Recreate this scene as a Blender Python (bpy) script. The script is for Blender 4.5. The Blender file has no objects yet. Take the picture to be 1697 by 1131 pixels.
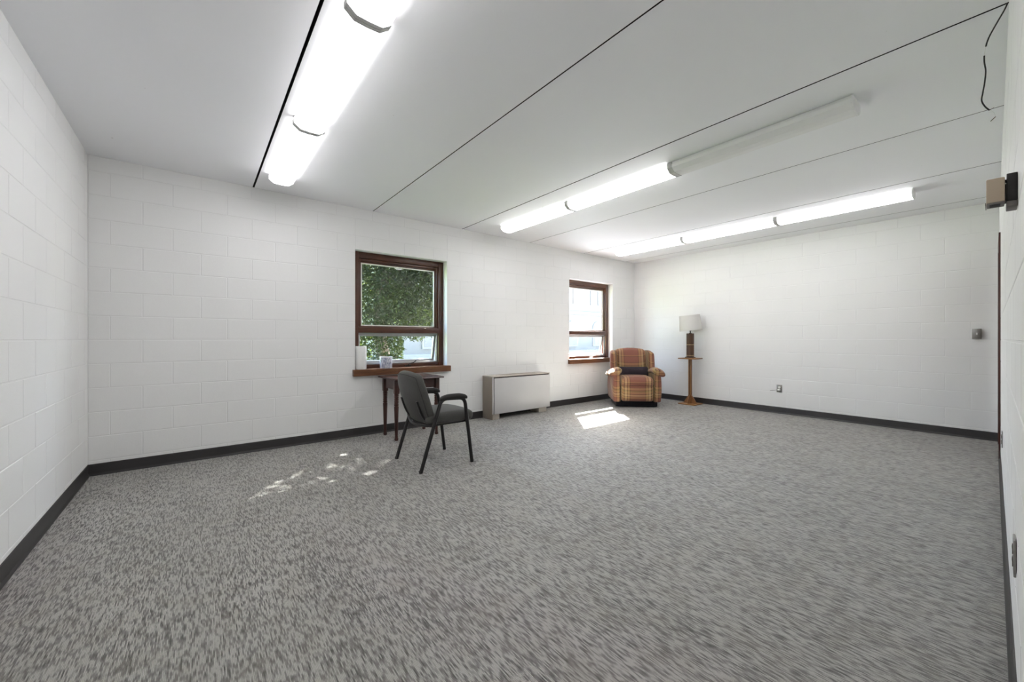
import bpy, bmesh, math, random
from mathutils import Vector, Matrix, noise as mnoise
random.seed(7)
S = bpy.context.scene
C = S.collection
R = math.radians

# ------------------------------------------------------------------ camera, sky, sun, exposure
CAM_H = 1.151
cam = bpy.data.cameras.new('camera')
cam.sensor_width = 36.0
cam.lens = 36.0 * 655.0 / 1697.0
cam.shift_y = -4.0 / 1697.0
cam.clip_start = 0.01
cam.clip_end = 300
cam_o = bpy.data.objects.new('camera', cam)
C.objects.link(cam_o)
cam_o.location = (0, 0, CAM_H)
cam_o.rotation_euler = (R(90), 0, R(-38.47))
S.camera = cam_o

SUN_TRAVEL = Vector((-0.855, -1.0, -1.31)).normalized()
w = bpy.data.worlds.new('sky')
S.world = w
w.use_nodes = True
wn = w.node_tree.nodes
wn.clear()
sky = wn.new('ShaderNodeTexSky')
sky.sky_type = 'NISHITA'
sky.sun_disc = False
sky.sun_elevation = R(45)
sky.sun_rotation = R(40.5)
sky.dust_density = 2.0
bg = wn.new('ShaderNodeBackground')
bg.inputs['Strength'].default_value = 3.0
wo = wn.new('ShaderNodeOutputWorld')
w.node_tree.links.new(sky.outputs[0], bg.inputs[0])
w.node_tree.links.new(bg.outputs[0], wo.inputs[0])

sun = bpy.data.lights.new('sun', 'SUN')
sun.energy = 170.0
sun.angle = R(0.6)
sun.color = (1.0, 0.96, 0.92)
sun_o = bpy.data.objects.new('sun', sun)
C.objects.link(sun_o)
sun_o.location = (10, 20, 20)
sun_o.rotation_euler = SUN_TRAVEL.to_track_quat('-Z', 'Y').to_euler()

S.view_settings.view_transform = 'Standard'
S.view_settings.look = 'None'
S.view_settings.exposure = 0.12
S.view_settings.gamma = 1.0
S.view_settings.use_curve_mapping = False
LAMP = 11.2

# ------------------------------------------------------------------ room constants
XL, XR, YB, H = -0.72, 7.0, 4.78, 2.69
YF0, FS = -0.048, 0.0168                 # front wall: y = YF0 + FS * x
def yf(x): return YF0 + FS * x

# ------------------------------------------------------------------ materials
def lin(c):
    return tuple(((v / 255) / 12.92 if v / 255 <= .04045 else ((v / 255 + .055) / 1.055) ** 2.4) for v in c)

class NT:
    """small node-tree helper"""
    def __init__(self, name):
        self.m = bpy.data.materials.new(name)
        self.m.use_nodes = True
        self.t = self.m.node_tree
        self.t.nodes.clear()
        self.out = self.n('ShaderNodeOutputMaterial')
    def n(self, typ, **kw):
        nd = self.t.nodes.new(typ)
        for k, v in kw.items():
            setattr(nd, k, v)
        return nd
    def l(self, a, b): self.t.links.new(a, b)
    def setin(self, sock, v):
        if hasattr(v, 'is_linked') or isinstance(v, bpy.types.NodeSocket): self.l(v, sock)
        else: sock.default_value = v
    def math(self, op, a, b=None, c=None, clamp=False):
        nd = self.n('ShaderNodeMath', operation=op, use_clamp=clamp)
        for i, v in enumerate((a, b, c)):
            if v is not None: self.setin(nd.inputs[i], v)
        return nd.outputs[0]
    def vec(self, x, y, z):
        nd = self.n('ShaderNodeCombineXYZ')
        for i, v in enumerate((x, y, z)): self.setin(nd.inputs[i], v)
        return nd.outputs[0]
    def pos(self):
        return self.n('ShaderNodeNewGeometry').outputs['Position']
    def obj(self):
        return self.n('ShaderNodeTexCoord').outputs['Object']
    def sep(self, v):
        nd = self.n('ShaderNodeSeparateXYZ'); self.l(v, nd.inputs[0]); return nd.outputs
    def noise(self, v, scale, detail=2.0, rough=.5, dist=0.0):
        nd = self.n('ShaderNodeTexNoise')
        self.l(v, nd.inputs['Vector'])
        nd.inputs['Scale'].default_value = scale
        nd.inputs['Detail'].default_value = detail
        nd.inputs['Roughness'].default_value = rough
        nd.inputs['Distortion'].default_value = dist
        return nd.outputs[0]
    def ramp(self, f, stops, interp='LINEAR'):
        nd = self.n('ShaderNodeValToRGB')
        cr = nd.color_ramp
        cr.interpolation = interp
        while len(cr.elements) < len(stops): cr.elements.new(.5)
        for e, (p, c) in zip(cr.elements, stops):
            e.position = p
            e.color = (*c, 1) if len(c) == 3 else c
        self.setin(nd.inputs[0], f)
        return nd.outputs[0]
    def mix(self, f, a, b, mode='MIX'):
        nd = self.n('ShaderNodeMix', data_type='RGBA', blend_type=mode)
        self.setin(nd.inputs[0], f)
        for i, v in ((6, a), (7, b)):
            if isinstance(v, tuple): nd.inputs[i].default_value = (*v, 1) if len(v) == 3 else v
            else: self.l(v, nd.inputs[i])
        return nd.outputs[2]
    def bump(self, h, strength=.3, dist=.005):
        nd = self.n('ShaderNodeBump')
        nd.inputs['Strength'].default_value = strength
        nd.inputs['Distance'].default_value = dist
        self.l(h, nd.inputs['Height'])
        return nd.outputs[0]
    def bsdf(self, col, rough=.6, metal=0.0, spec=.5, normal=None, **kw):
        b = self.n('ShaderNodeBsdfPrincipled')
        if isinstance(col, tuple): b.inputs['Base Color'].default_value = (*col[:3], 1)
        else: self.l(col, b.inputs['Base Color'])
        self.setin(b.inputs['Roughness'], rough)
        b.inputs['Metallic'].default_value = metal
        b.inputs['Specular IOR Level'].default_value = spec
        if normal is not None: self.l(normal, b.inputs['Normal'])
        for k, v in kw.items(): self.setin(b.inputs[k], v)
        self.l(b.outputs[0], self.out.inputs[0])
        return b

def plain(name, rgb, rough=.5, metal=0.0, spec=.5, var=.06, scale=30.0, bump=0.0):
    t = NT(name)
    n = t.noise(t.obj(), scale, 3)
    a = tuple(max(0, v * (1 - var)) for v in rgb); b = tuple(min(1, v * (1 + var)) for v in rgb)
    col = t.ramp(n, [(.3, a), (.7, b)])
    nor = t.bump(n, bump, .002) if bump else None
    t.bsdf(col, rough, metal, spec, nor)
    return t.m

def wood(name, dark, light, rough=.4, axis=0, scale=6.0):
    """grain stretched along an axis of the object"""
    t = NT(name)
    mp = t.n('ShaderNodeMapping')
    t.l(t.obj(), mp.inputs[0])
    sc = [14.0, 14.0, 14.0]; sc[axis] = 1.0
    mp.inputs['Scale'].default_value = sc
    n = t.noise(mp.outputs[0], scale, 5, .6, .6)
    col = t.ramp(n, [(.28, dark), (.55, light), (.75, tuple(v * .75 for v in light))])
    t.bsdf(col, rough, 0, .5, t.bump(n, .12, .002))
    return t.m

def paint_mat(name, rgb, pit=.35):
    t = NT(name)
    p = t.pos()
    n1 = t.noise(p, 160, 4, .65)
    n2 = t.noise(p, 38, 3, .6)
    pits = t.ramp(n1, [(.30, (0, 0, 0)), (.42, (1, 1, 1))])
    h = t.math('ADD', t.math('MULTIPLY', pits, .6), t.math('MULTIPLY', n2, .5))
    big = t.noise(p, 1.3, 2)
    col = t.ramp(big, [(.3, tuple(v * .975 for v in rgb)), (.7, rgb)])
    t.bsdf(col, .55, 0, .35, t.bump(h, pit, .0025))
    return t.m

M = {}
M['block'] = paint_mat('painted_block', (.86, .86, .85))
M['mortar'] = paint_mat('painted_mortar', (.84, .84, .83), .2)
def ceil_mat():
    t = NT('ceiling_paint')
    p = t.pos()
    n = t.noise(p, .9, 4, .55)
    sp = t.noise(p, 24, 2)
    col = t.ramp(n, [(.25, (.915, .92, .94)), (.7, (.94, .945, .965))])
    spots = t.ramp(sp, [(.16, (.5, .49, .47)), (.2, (1, 1, 1))])
    col = t.mix(1.0, col, spots, 'MULTIPLY')
    t.bsdf(col, .6, 0, .3, t.bump(t.noise(p, 60, 3), .06, .003))
    return t.m
M['ceiling'] = ceil_mat()
M['void'] = plain('shaded_joint_black', (.018, .018, .018), .9)  # near-black puts the shade inside the ceiling gaps into colour

def carpet_mat():
    t = NT('carpet')
    p = t.pos()
    x, y, z = t.sep(p)
    pitch = .0044
    row = t.math('FLOOR', t.math('DIVIDE', x, pitch))
    wn_ = t.n('ShaderNodeTexWhiteNoise', noise_dimensions='1D')
    t.l(row, wn_.inputs['W'])
    off = t.math('MULTIPLY', wn_.outputs[0], 50.0)
    # dashes: rows of short tufts, neighbouring rows partly alike
    v1 = t.vec(t.math('MULTIPLY', row, .34), t.math('MULTIPLY', y, 12.0), 0.0)
    n1 = t.noise(v1, 1.0, 2.0, .6)
    v2 = t.vec(t.math('ADD', row, off), t.math('MULTIPLY', y, 21.0), 3.0)
    n2 = t.noise(v2, 1.0, 1.0)
    v3 = t.vec(t.math('MULTIPLY', x, 5.0), t.math('MULTIPLY', y, 1.6), 0.0)
    n3 = t.noise(v3, 1.0, 3.0)
    s = t.math('ADD', t.math('MULTIPLY', n1, .38), t.math('MULTIPLY', n2, .62))
    s = t.math('ADD', s, t.math('MULTIPLY', t.math('SUBTRACT', n3, .5), .10))
    col = t.ramp(s, [(.35, lin((84, 82, 78))), (.46, lin((128, 126, 122))), (.55, lin((176, 174, 169)))])
    tint = t.noise(p, 7.0, 3)
    col = t.mix(t.math('MULTIPLY', t.ramp(tint, [(.45, (0, 0, 0)), (.7, (1, 1, 1))]), .2), col, lin((140, 132, 116)))
    fr = t.math('FRACT', t.math('DIVIDE', x, pitch))
    ridge = t.math('PINGPONG', fr, .5)
    fib = t.noise(p, 420, 2)
    col = t.mix(1.0, col, t.ramp(ridge, [(.0, (.72, .72, .72)), (.22, (1.04, 1.04, 1.04))]), 'MULTIPLY')  # shade between the tuft rows multiplied into the colour
    hgt = t.math('ADD', t.math('MULTIPLY', ridge, 1.2), t.math('ADD', t.math('MULTIPLY', fib, .7), t.math('MULTIPLY', s, .8)))
    col = t.mix(1.0, col, t.ramp(fib, [(.3, (.78, .78, .78)), (.7, (1.15, 1.15, 1.15))]), 'MULTIPLY')
    t.bsdf(col, .62, 0, .45, t.bump(hgt, .55, .004), **{'Sheen Weight': .15, 'Sheen Roughness': .5})
    return t.m
M['carpet'] = carpet_mat()
M['base'] = plain('black_vinyl', lin((44, 42, 42)), .42, 0, .5, .1, 4)
M['win_wood'] = wood('window_wood', lin((44, 25, 17)), lin((80, 46, 31)), .32, 0)
M['win_wood_v'] = wood('window_wood_upright', lin((44, 25, 17)), lin((80, 46, 31)), .32, 2)
M['sill_wood'] = wood('sill_wood', lin((60, 36, 21)), lin((108, 68, 40)), .38, 0)
M['alu'] = plain('grey_aluminium', lin((176, 178, 178)), .4, .3, .5, .04)
M['gasket'] = plain('pale_glazing_bead', lin((226, 224, 216)), .5, 0, .4, .03)
def glass_mat():
    t = NT('window_glass')
    tr = t.n('ShaderNodeBsdfTransparent'); tr.inputs[0].default_value = (.93, .95, .94, 1)
    gl = t.n('ShaderNodeBsdfGlossy'); gl.inputs['Roughness'].default_value = .02
    n = t.noise(t.obj(), 3.0, 3)
    lw = t.n('ShaderNodeLayerWeight'); lw.inputs[0].default_value = .5
    fz = t.math('ADD', t.math('MULTIPLY', t.math('POWER', lw.outputs['Facing'], 4.0), .5), .03)
    di = t.n('ShaderNodeBsdfDiffuse'); di.inputs[0].default_value = (.8, .82, .82, 1)
    m1 = t.n('ShaderNodeMixShader'); t.l(fz, m1.inputs[0]); t.l(tr.outputs[0], m1.inputs[1]); t.l(gl.outputs[0], m1.inputs[2])
    m2 = t.n('ShaderNodeMixShader')           # a thin film of dust on the pane
    t.l(t.math('MULTIPLY', t.ramp(n, [(.4, (0, 0, 0)), (.75, (1, 1, 1))]), .025), m2.inputs[0])
    t.l(m1.outputs[0], m2.inputs[1]); t.l(di.outputs[0], m2.inputs[2])
    t.l(m2.outputs[0], t.out.inputs[0])
    return t.m
M['glass'] = glass_mat()
M['black_metal'] = plain('black_metal', lin((30, 28, 28)), .38, .2, .5, .1)
M['white_metal'] = plain('white_enamel', (.82, .82, .81), .4, 0, .5, .02)
M['unit_grey'] = plain('light_grey_enamel', lin((196, 194, 194)), .35, 0, .5, .03, 3)
M['band'] = plain('grey_joining_band', lin((196, 196, 194)), .5, 0, .4, .03)
M['unit_taupe'] = plain('taupe_enamel', lin((146, 136, 124)), .45, 0, .5, .05, 5)
M['unit_foot'] = plain('pale_taupe_enamel', lin((178, 170, 160)), .45, 0, .5, .05, 5)
M['slot'] = plain('dark_slot', lin((34, 32, 32)), .7)
M['steel'] = plain('brushed_steel', lin((150, 148, 144)), .35, .85, .5, .08, 60)
M['dark_steel'] = plain('dull_steel', lin((104, 100, 96)), .45, .6, .5, .1, 40)
M['beige'] = plain('beige_enamel', lin((178, 162, 142)), .5, 0, .4, .04, 8)
M['copper_red'] = plain('red_brown_insulation', lin((88, 40, 30)), .5)
M['wire'] = plain('black_insulation', lin((26, 24, 24)), .5)
M['white_plastic'] = plain('white_plastic', (.8, .8, .78), .4, 0, .5, .03)

def lens_mat(lit, f=1.0):
    t = NT('lit_acrylic_lens' if lit else 'unlit_acrylic_lens')
    b = t.bsdf((.84, .84, .83), .35, 0, .4, t.bump(t.noise(t.obj(), 240, 1), .05, .001))
    if lit:
        b.inputs['Emission Color'].default_value = (1.0, .985, 1.0, 1)
        b.inputs['Emission Strength'].default_value = LAMP * f
    return t.m
M['lens_on'] = lens_mat(True)
M['lens_off'] = lens_mat(False)
M['lens_edge'] = lens_mat(True, .3)

def fabric(name, c1, c2, scale=350.0, rough=.9):
    t = NT(name)
    p = t.obj()
    n = t.noise(p, scale, 2)
    n2 = t.noise(p, 6, 3)
    col = t.ramp(n, [(.3, c1), (.7, c2)])
    col = t.mix(t.math('MULTIPLY', n2, .35), col, tuple(v * .8 for v in c1))
    t.bsdf(col, rough, 0, .2, t.bump(n, .35, .002), **{'Sheen Weight': .15})
    return t.m
M['chair_fabric'] = fabric('charcoal_fabric', lin((68, 68, 66)), lin((90, 89, 86)))
M['pillow_fabric'] = fabric('plum_black_fabric', lin((36, 30, 36)), lin((54, 46, 54)))
M['base_fabric'] = fabric('black_dust_cover', lin((18, 16, 22)), lin((30, 28, 34)))
M['arm_pad'] = fabric('dark_arm_pad', lin((44, 43, 42)), lin((58, 57, 55)))

def plaid_mat():
    t = NT('plaid_upholstery')
    p = t.obj()
    x, y, z = t.sep(p)
    tan = lin((164, 128, 88)); red = lin((126, 80, 68)); dark = lin((62, 42, 36)); grn = lin((128, 116, 70)); cream = lin((184, 154, 114))
    def stripes(f):
        return t.ramp(f, [(0, red), (.26, dark), (.285, tan), (.36, dark), (.38, cream), (.46, dark), (.485, tan), (.56, grn),
                          (.62, dark), (.64, tan), (.72, dark), (.74, red), (.94, dark), (.965, tan)], 'CONSTANT')
    fx = t.math('DIVIDE', t.math('ABSOLUTE', x), .46)
    wv = t.math('SUBTRACT', z, t.math('MULTIPLY', y, .75))
    fz = t.math('FRACT', t.math('ADD', t.math('DIVIDE', wv, .40), .18))
    a = stripes(fx); b = stripes(fz)
    col = t.mix(.45, a, b)
    wv1 = t.math('SINE', t.math('MULTIPLY', t.math('ADD', x, wv), 900.0))
    n = t.noise(p, 300, 2)
    col = t.mix(t.math('MULTIPLY', n, .25), col, lin((120, 84, 62)))
    t.bsdf(col, .85, 0, .2, t.bump(t.math('ADD', n, t.math('MULTIPLY', wv1, .15)), .3, .002), **{'Sheen Weight': .2})
    return t.m
M['plaid'] = plaid_mat()
M['mahogany'] = wood('mahogany', lin((38, 21, 19)), lin((66, 36, 31)), .28, 0)
M['mahogany_v'] = wood('mahogany_upright', lin((38, 22, 19)), lin((68, 38, 32)), .3, 2)
M['oak_v'] = wood('oak_upright', lin((104, 70, 42)), lin((148, 106, 68)), .4, 2)
M['oak'] = wood('oak_plate', lin((104, 70, 36)), lin((148, 106, 60)), .4, 0)
M['lamp_wood'] = wood('dark_lamp_wood', lin((52, 34, 24)), lin((82, 56, 38)), .35, 2)
M['brass'] = plain('pale_brass', lin((206, 186, 146)), .3, .7)
def shade_mat():
    t = NT('linen_shade')
    n = t.noise(t.obj(), 220, 2)
    d = t.n('ShaderNodeBsdfDiffuse'); t.l(t.ramp(n, [(.3, (.74, .73, .70)), (.7, (.80, .79, .76))]), d.inputs[0])
    tr = t.n('ShaderNodeBsdfTranslucent'); tr.inputs[0].default_value = (.7, .68, .64, 1)
    m = t.n('ShaderNodeMixShader'); m.inputs[0].default_value = .25
    t.l(d.outputs[0], m.inputs[1]); t.l(tr.outputs[0], m.inputs[2]); t.l(m.outputs[0], t.out.inputs[0])
    return t.m
M['shade'] = shade_mat()
M['paper'] = plain('paper_towel', (.86, .86, .84), .9, 0, .2, .02, 90, .2)
M['card'] = plain('cardboard_core', lin((150, 122, 92)), .9)
def pot_mat():
    t = NT('streaked_ceramic')
    mp = t.n('ShaderNodeMapping'); t.l(t.obj(), mp.inputs[0])
    mp.inputs['Scale'].default_value = (1, 1, .28)
    n = t.noise(mp.outputs[0], 95, 3, .6, .4)
    col = t.ramp(n, [(.36, lin((110, 120, 150))), (.48, lin((186, 194, 214))), (.58, lin((232, 234, 238)))])
    t.bsdf(col, .3, 0, .5)
    return t.m
M['pot'] = pot_mat()
M['pot_rim'] = plain('white_ceramic', lin((226, 228, 232)), .3)
M['soil'] = plain('dark_soil', lin((60, 48, 40)), .95)
def leaf_mat():
    t = NT('leaves')
    n = t.noise(t.pos(), 2.2, 3)
    col = t.ramp(n, [(.3, lin((18, 23, 13))), (.55, lin((28, 35, 19))), (.75, lin((64, 72, 32)))])  # palest tone paints sunlit spots into the foliage
    d = t.n('ShaderNodeBsdfDiffuse'); t.l(col, d.inputs[0])
    tr = t.n('ShaderNodeBsdfTranslucent'); t.l(t.mix(.5, col, lin((90, 106, 40))), tr.inputs[0])
    g = t.n('ShaderNodeBsdfGlossy'); g.inputs['Roughness'].default_value = .4
    m = t.n('ShaderNodeMixShader'); m.inputs[0].default_value = .28
    t.l(d.outputs[0], m.inputs[1]); t.l(tr.outputs[0], m.inputs[2])
    m2 = t.n('ShaderNodeMixShader'); m2.inputs[0].default_value = .012
    t.l(m.outputs[0], m2.inputs[1]); t.l(g.outputs[0], m2.inputs[2])
    t.l(m2.outputs[0], t.out.inputs[0])
    return t.m
M['leaf'] = leaf_mat()
M['bark'] = wood('bark', lin((52, 44, 36)), lin((92, 80, 66)), .9, 2)
M['grass'] = plain('mown_grass', lin((92, 112, 62)), .9, 0, .2, .3, 3)
M['bounce_pale'] = plain('pale_bounce_ground', lin((204, 203, 206)), .9, 0, .2, .1, 4)  # lightened so the ground throws sun up at the ceiling
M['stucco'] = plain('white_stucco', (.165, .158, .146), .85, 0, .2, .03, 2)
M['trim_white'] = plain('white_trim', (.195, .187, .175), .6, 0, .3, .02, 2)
M['far_glass'] = plain('far_window_glass', lin((104, 104, 104)), .12, 0, .6, .05, 2)
M['roof'] = plain('grey_shingles', lin((120, 116, 112)), .9, 0, .2, .15, 8)
M['door_wood'] = wood('door_wood', lin((48, 22, 18)), lin((72, 36, 28)), .35, 2)

# ------------------------------------------------------------------ mesh helpers
def finish(bm, name, mat, parent=None, smooth=False, loc=None):
    bmesh.ops.recalc_face_normals(bm, faces=bm.faces)
    me = bpy.data.meshes.new(name)
    bm.to_mesh(me); bm.free()
    for m in (mat if isinstance(mat, (list, tuple)) else [mat]): me.materials.append(m)
    if smooth: me.shade_smooth()
    o = bpy.data.objects.new(name, me)
    C.objects.link(o)
    if parent is not None: o.parent = parent
    if loc is not None: o.location = loc
    return o

def auto_smooth(o, ang=35):
    me = o.data
    me.shade_smooth()
    try: me.set_sharp_from_angle(angle=R(ang))
    except Exception: pass
    return o

def tag(o, label=None, cat=None, group=None, kind=None):
    if label: o['label'] = label
    if cat: o['category'] = cat
    if group: o['group'] = group
    if kind: o['kind'] = kind
    return o

def thing(name, label, cat, loc=(0, 0, 0), rz=0.0, group=None, kind=None):
    o = bpy.data.objects.new(name, None)
    o.empty_display_size = .1
    C.objects.link(o)
    o.location = loc; o.rotation_euler = (0, 0, rz)
    return tag(o, label, cat, group, kind)

def box(bm, x0, x1, y0, y1, z0, z1, bev=0.0, seg=2):
    vs = [bm.verts.new((x, y, z)) for z in (z0, z1) for y in (y0, y1) for x in (x0, x1)]
    fs = [(0, 2, 3, 1), (4, 5, 7, 6), (0, 1, 5, 4), (2, 6, 7, 3), (0, 4, 6, 2), (1, 3, 7, 5)]
    faces = [bm.faces.new([vs[i] for i in f]) for f in fs]
    if bev:
        es = list({e for f in faces for e in f.edges})
        bmesh.ops.bevel(bm, geom=es, offset=bev, segments=seg, profile=.5, affect='EDGES')
    return faces

def boxo(name, b, mat, parent=None, bev=0.0, seg=2):
    bm = bmesh.new(); box(bm, *b, bev, seg)
    o = finish(bm, name, mat, parent)
    return auto_smooth(o) if bev else o

def prism(bm, prof, f, a, b):
    """extrude a closed 2d profile between a and b; f(p, q, t) -> xyz"""
    A = [bm.verts.new(f(p, q, a)) for p, q in prof]
    B = [bm.verts.new(f(p, q, b)) for p, q in prof]
    n = len(prof)
    for i in range(n):
        j = (i + 1) % n
        bm.faces.new((A[i], A[j], B[j], B[i]))
    bm.faces.new(A[::-1]); bm.faces.new(B)

def lathe(bm, prof, seg=24, cx=0, cy=0, cap=True):
    rings = []
    for r, z in prof:
        if r < 1e-6: rings.append([bm.verts.new((cx, cy, z))])
        else: rings.append([bm.verts.new((cx + r * math.cos(2 * math.pi * k / seg), cy + r * math.sin(2 * math.pi * k / seg), z)) for k in range(seg)])
    for a, b in zip(rings, rings[1:]):
        for k in range(seg):
            k2 = (k + 1) % seg
            if len(a) == 1 and len(b) == 1: continue
            if len(a) == 1: bm.faces.new((a[0], b[k], b[k2]))
            elif len(b) == 1: bm.faces.new((a[k], a[k2], b[0]))
            else: bm.faces.new((a[k], a[k2], b[k2], b[k]))
    if cap:
        for rg in (rings[0], rings[-1]):
            if len(rg) > 2: bm.faces.new(rg)

def fillet(pts, r, n=5):
    """round the inner corners of a polyline"""
    pts = [Vector(p) for p in pts]
    out = [pts[0]]
    for i in range(1, len(pts) - 1):
        a, b, c = pts[i - 1], pts[i], pts[i + 1]
        d1 = (a - b); d2 = (c - b)
        t = min(r, d1.length * .45, d2.length * .45)
        p, q = b + d1.normalized() * t, b + d2.normalized() * t
        for k in range(n + 1):
            s = k / n
            out.append(p * (1 - s) ** 2 + b * 2 * s * (1 - s) + q * s * s)
    out.append(pts[-1])
    return out

def tube(bm, pts, rad, seg=10, ry=None):
    pts = [Vector(p) for p in pts]
    n = len(pts)
    rads = rad if isinstance(rad, (list, tuple)) else [rad] * n
    prev = None; rings = []
    for i, p in enumerate(pts):
        d = (pts[min(i + 1, n - 1)] - pts[max(i - 1, 0)]).normalized()
        if prev is None:
            up = Vector((0, 0, 1)) if abs(d.z) < .9 else Vector((0, 1, 0))
            s = d.cross(up).normalized()
        else:
            s = (prev - d * prev.dot(d)).normalized()
        prev = s
        u = s.cross(d)
        rr = rads[i]; r2 = rr if ry is None else rr * ry
        rings.append([bm.verts.new(p + s * rr * math.cos(2 * math.pi * k / seg) + u * r2 * math.sin(2 * math.pi * k / seg)) for k in range(seg)])
    for a, b in zip(rings, rings[1:]):
        for k in range(seg):
            k2 = (k + 1) % seg
            bm.faces.new((a[k], a[k2], b[k2], b[k]))
    bm.faces.new(rings[0][::-1]); bm.faces.new(rings[-1])

def cushion(bm, c, half, r, puff=(0, 0, 0), n=10, fn=None):
    """rounded, slightly blown-up box; fn(v) may bend each vertex"""
    tmp = bmesh.new()
    bmesh.ops.create_cube(tmp, size=2)
    bmesh.ops.subdivide_edges(tmp, edges=tmp.edges[:], cuts=n, use_grid_fill=True)
    c = Vector(c); half = Vector(half)
    mp = {}
    for v in tmp.verts:
        p = Vector([math.copysign(abs(a) ** .72, a) for a in v.co])
        q = Vector([p[i] * half[i] for i in range(3)])
        inner = Vector([max(-(half[i] - r), min(half[i] - r, q[i])) for i in range(3)])
        d = q - inner
        if d.length > 1e-9:
            nn = Vector([d[i] for i in range(3)])
            q = inner + nn.normalized() * r
        for ax in range(3):
            if puff[ax]:
                o1, o2 = (ax + 1) % 3, (ax + 2) % 3
                k = (1 - p[o1] ** 2) * (1 - p[o2] ** 2)
                q[ax] += p[ax] * puff[ax] * max(0, k) ** .7
        if fn: q = Vector(fn(q))
        mp[v] = bm.verts.new(q + c)
    for f in tmp.faces:
        try: bm.faces.new([mp[v] for v in f.verts])
        except ValueError: pass
    tmp.free()

# ------------------------------------------------------------------ floor and ceiling
bm = bmesh.new()
box(bm, XL - .3, XR + .3, -1.9, YB + .25, -.12, 0)
tag(finish(bm, 'floor', M['carpet']), 'grey mottled commercial carpet covering the whole floor', 'floor', kind='structure')

ceil = boxo('ceiling', (XL - .3, XR + .3, -1.9, YB + .3, H + .055, H + .25), M['void'])
tag(ceil, 'white ceiling of long concrete panels with dark joints', 'ceiling', kind='structure')
seams = [.4415, 1.654, 2.905, 4.16, 5.46, 6.70]
gaps = [.016, .010, .010, .010, .009, .006]
edges = [XL - .3] + seams + [XR + .3]
for i in range(len(edges) - 1):
    a = edges[i] + (gaps[i - 1] / 2 if i else 0)
    b = edges[i + 1] - (gaps[i] / 2 if i < len(seams) else 0)
    cp = boxo('ceiling_panel', (a, b, -1.9, YB + .3, H + random.uniform(-.0008, .0008), H + .055), [M['ceiling'], M['void']], ceil)
    for f in cp.data.polygons:           # bare joint faces blackened with the gap's shade, paint below
        f.material_index = 0 if abs(f.normal.z) > .5 else 1

# ------------------------------------------------------------------ block walls
BW, BH, Z0 = .4064, .2032, .125 - .2032
JT = .006
_blocks = {}
def block_mesh(wd, ht):
    key = (round(wd, 3), round(ht, 3))
    if key in _blocks: return _blocks[key]
    bm = bmesh.new()
    d, b = .016, .0018                     # local: x along wall, y out into the room, z up
    lv = []
    for (y, ins) in ((-d, 0), (-b, 0), (0, b * 1.3)):
        lv.append([bm.verts.new((sx * (wd / 2 - ins), y, sz * (ht / 2 - ins))) for sx, sz in ((-1, -1), (1, -1), (1, 1), (-1, 1))])
    for p, q in zip(lv, lv[1:]):
        for k in range(4):
            k2 = (k + 1) % 4
            bm.faces.new((p[k], p[k2], q[k2], q[k]))
    bm.faces.new(lv[2]); bm.faces.new(lv[0][::-1])
    bmesh.ops.recalc_face_normals(bm, faces=bm.faces)
    me = bpy.data.meshes.new('concrete_block')
    bm.to_mesh(me); bm.free()
    me.materials.append(M['block'])
    _blocks[key] = me
    return me

def lay_blocks(wall, origin, udir, ndir, u0, u1, phase, holes=()):
    """courses of running bond over u0..u1; holes = (ua, ub, za, zb)"""
    u = Vector(udir); n = Vector(ndir)
    rot = math.atan2(u.y, u.x)
    if (Matrix.Rotation(rot, 3, 'Z') @ Vector((0, 1, 0))).dot(n) < 0: rot += math.pi
    r = 0
    while Z0 + r * BH < H:
        za, zb = max(0.0, Z0 + r * BH), min(H, Z0 + (r + 1) * BH)
        ph = phase + (0 if r % 2 else BW / 2)
        k = math.floor((u0 - ph) / BW)
        while ph + k * BW < u1:
            a, b = max(u0, ph + k * BW), min(u1, ph + (k + 1) * BW)
            k += 1
            pieces = [(a, b, za, zb)]
            for (ha, hb, hz0, hz1) in holes:
                nxt = []
                for (pa, pb, pz0, pz1) in pieces:
                    if pb <= ha or pa >= hb or pz1 <= hz0 or pz0 >= hz1:
                        nxt.append((pa, pb, pz0, pz1)); continue
                    if pa < ha: nxt.append((pa, ha, pz0, pz1))
                    if pb > hb: nxt.append((hb, pb, pz0, pz1))
                    ia, ib = max(pa, ha), min(pb, hb)
                    if pz0 < hz0: nxt.append((ia, ib, pz0, hz0))
                    if pz1 > hz1: nxt.append((ia, ib, hz1, pz1))
                pieces = nxt
            for (pa, pb, pz0, pz1) in pieces:
                if pb - pa < .03 or pz1 - pz0 < .025: continue
                me = block_mesh(pb - pa - JT, pz1 - pz0 - JT)
                o = bpy.data.objects.new('concrete_block', me)
                C.objects.link(o)
                pt = Vector(origin) + u * ((pa + pb) / 2) + n * random.uniform(-.0005, .0005)
                o.location = (pt.x, pt.y, (pz0 + pz1) / 2)
                o.rotation_euler = (0, 0, rot)
                o.parent = wall
        r += 1

W1 = (1.446, 2.663); W2 = (5.075, 6.288); WZ = (.735, 2.205)
YO = YB + .27
MJ = .0016                                  # mortar lies this far behind the block faces
def wall_boxes(name, label, boxes):
    bm = bmesh.new()
    for b in boxes: box(bm, *b)
    return tag(finish(bm, name, M['mortar']), label, 'wall', kind='structure')

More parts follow.
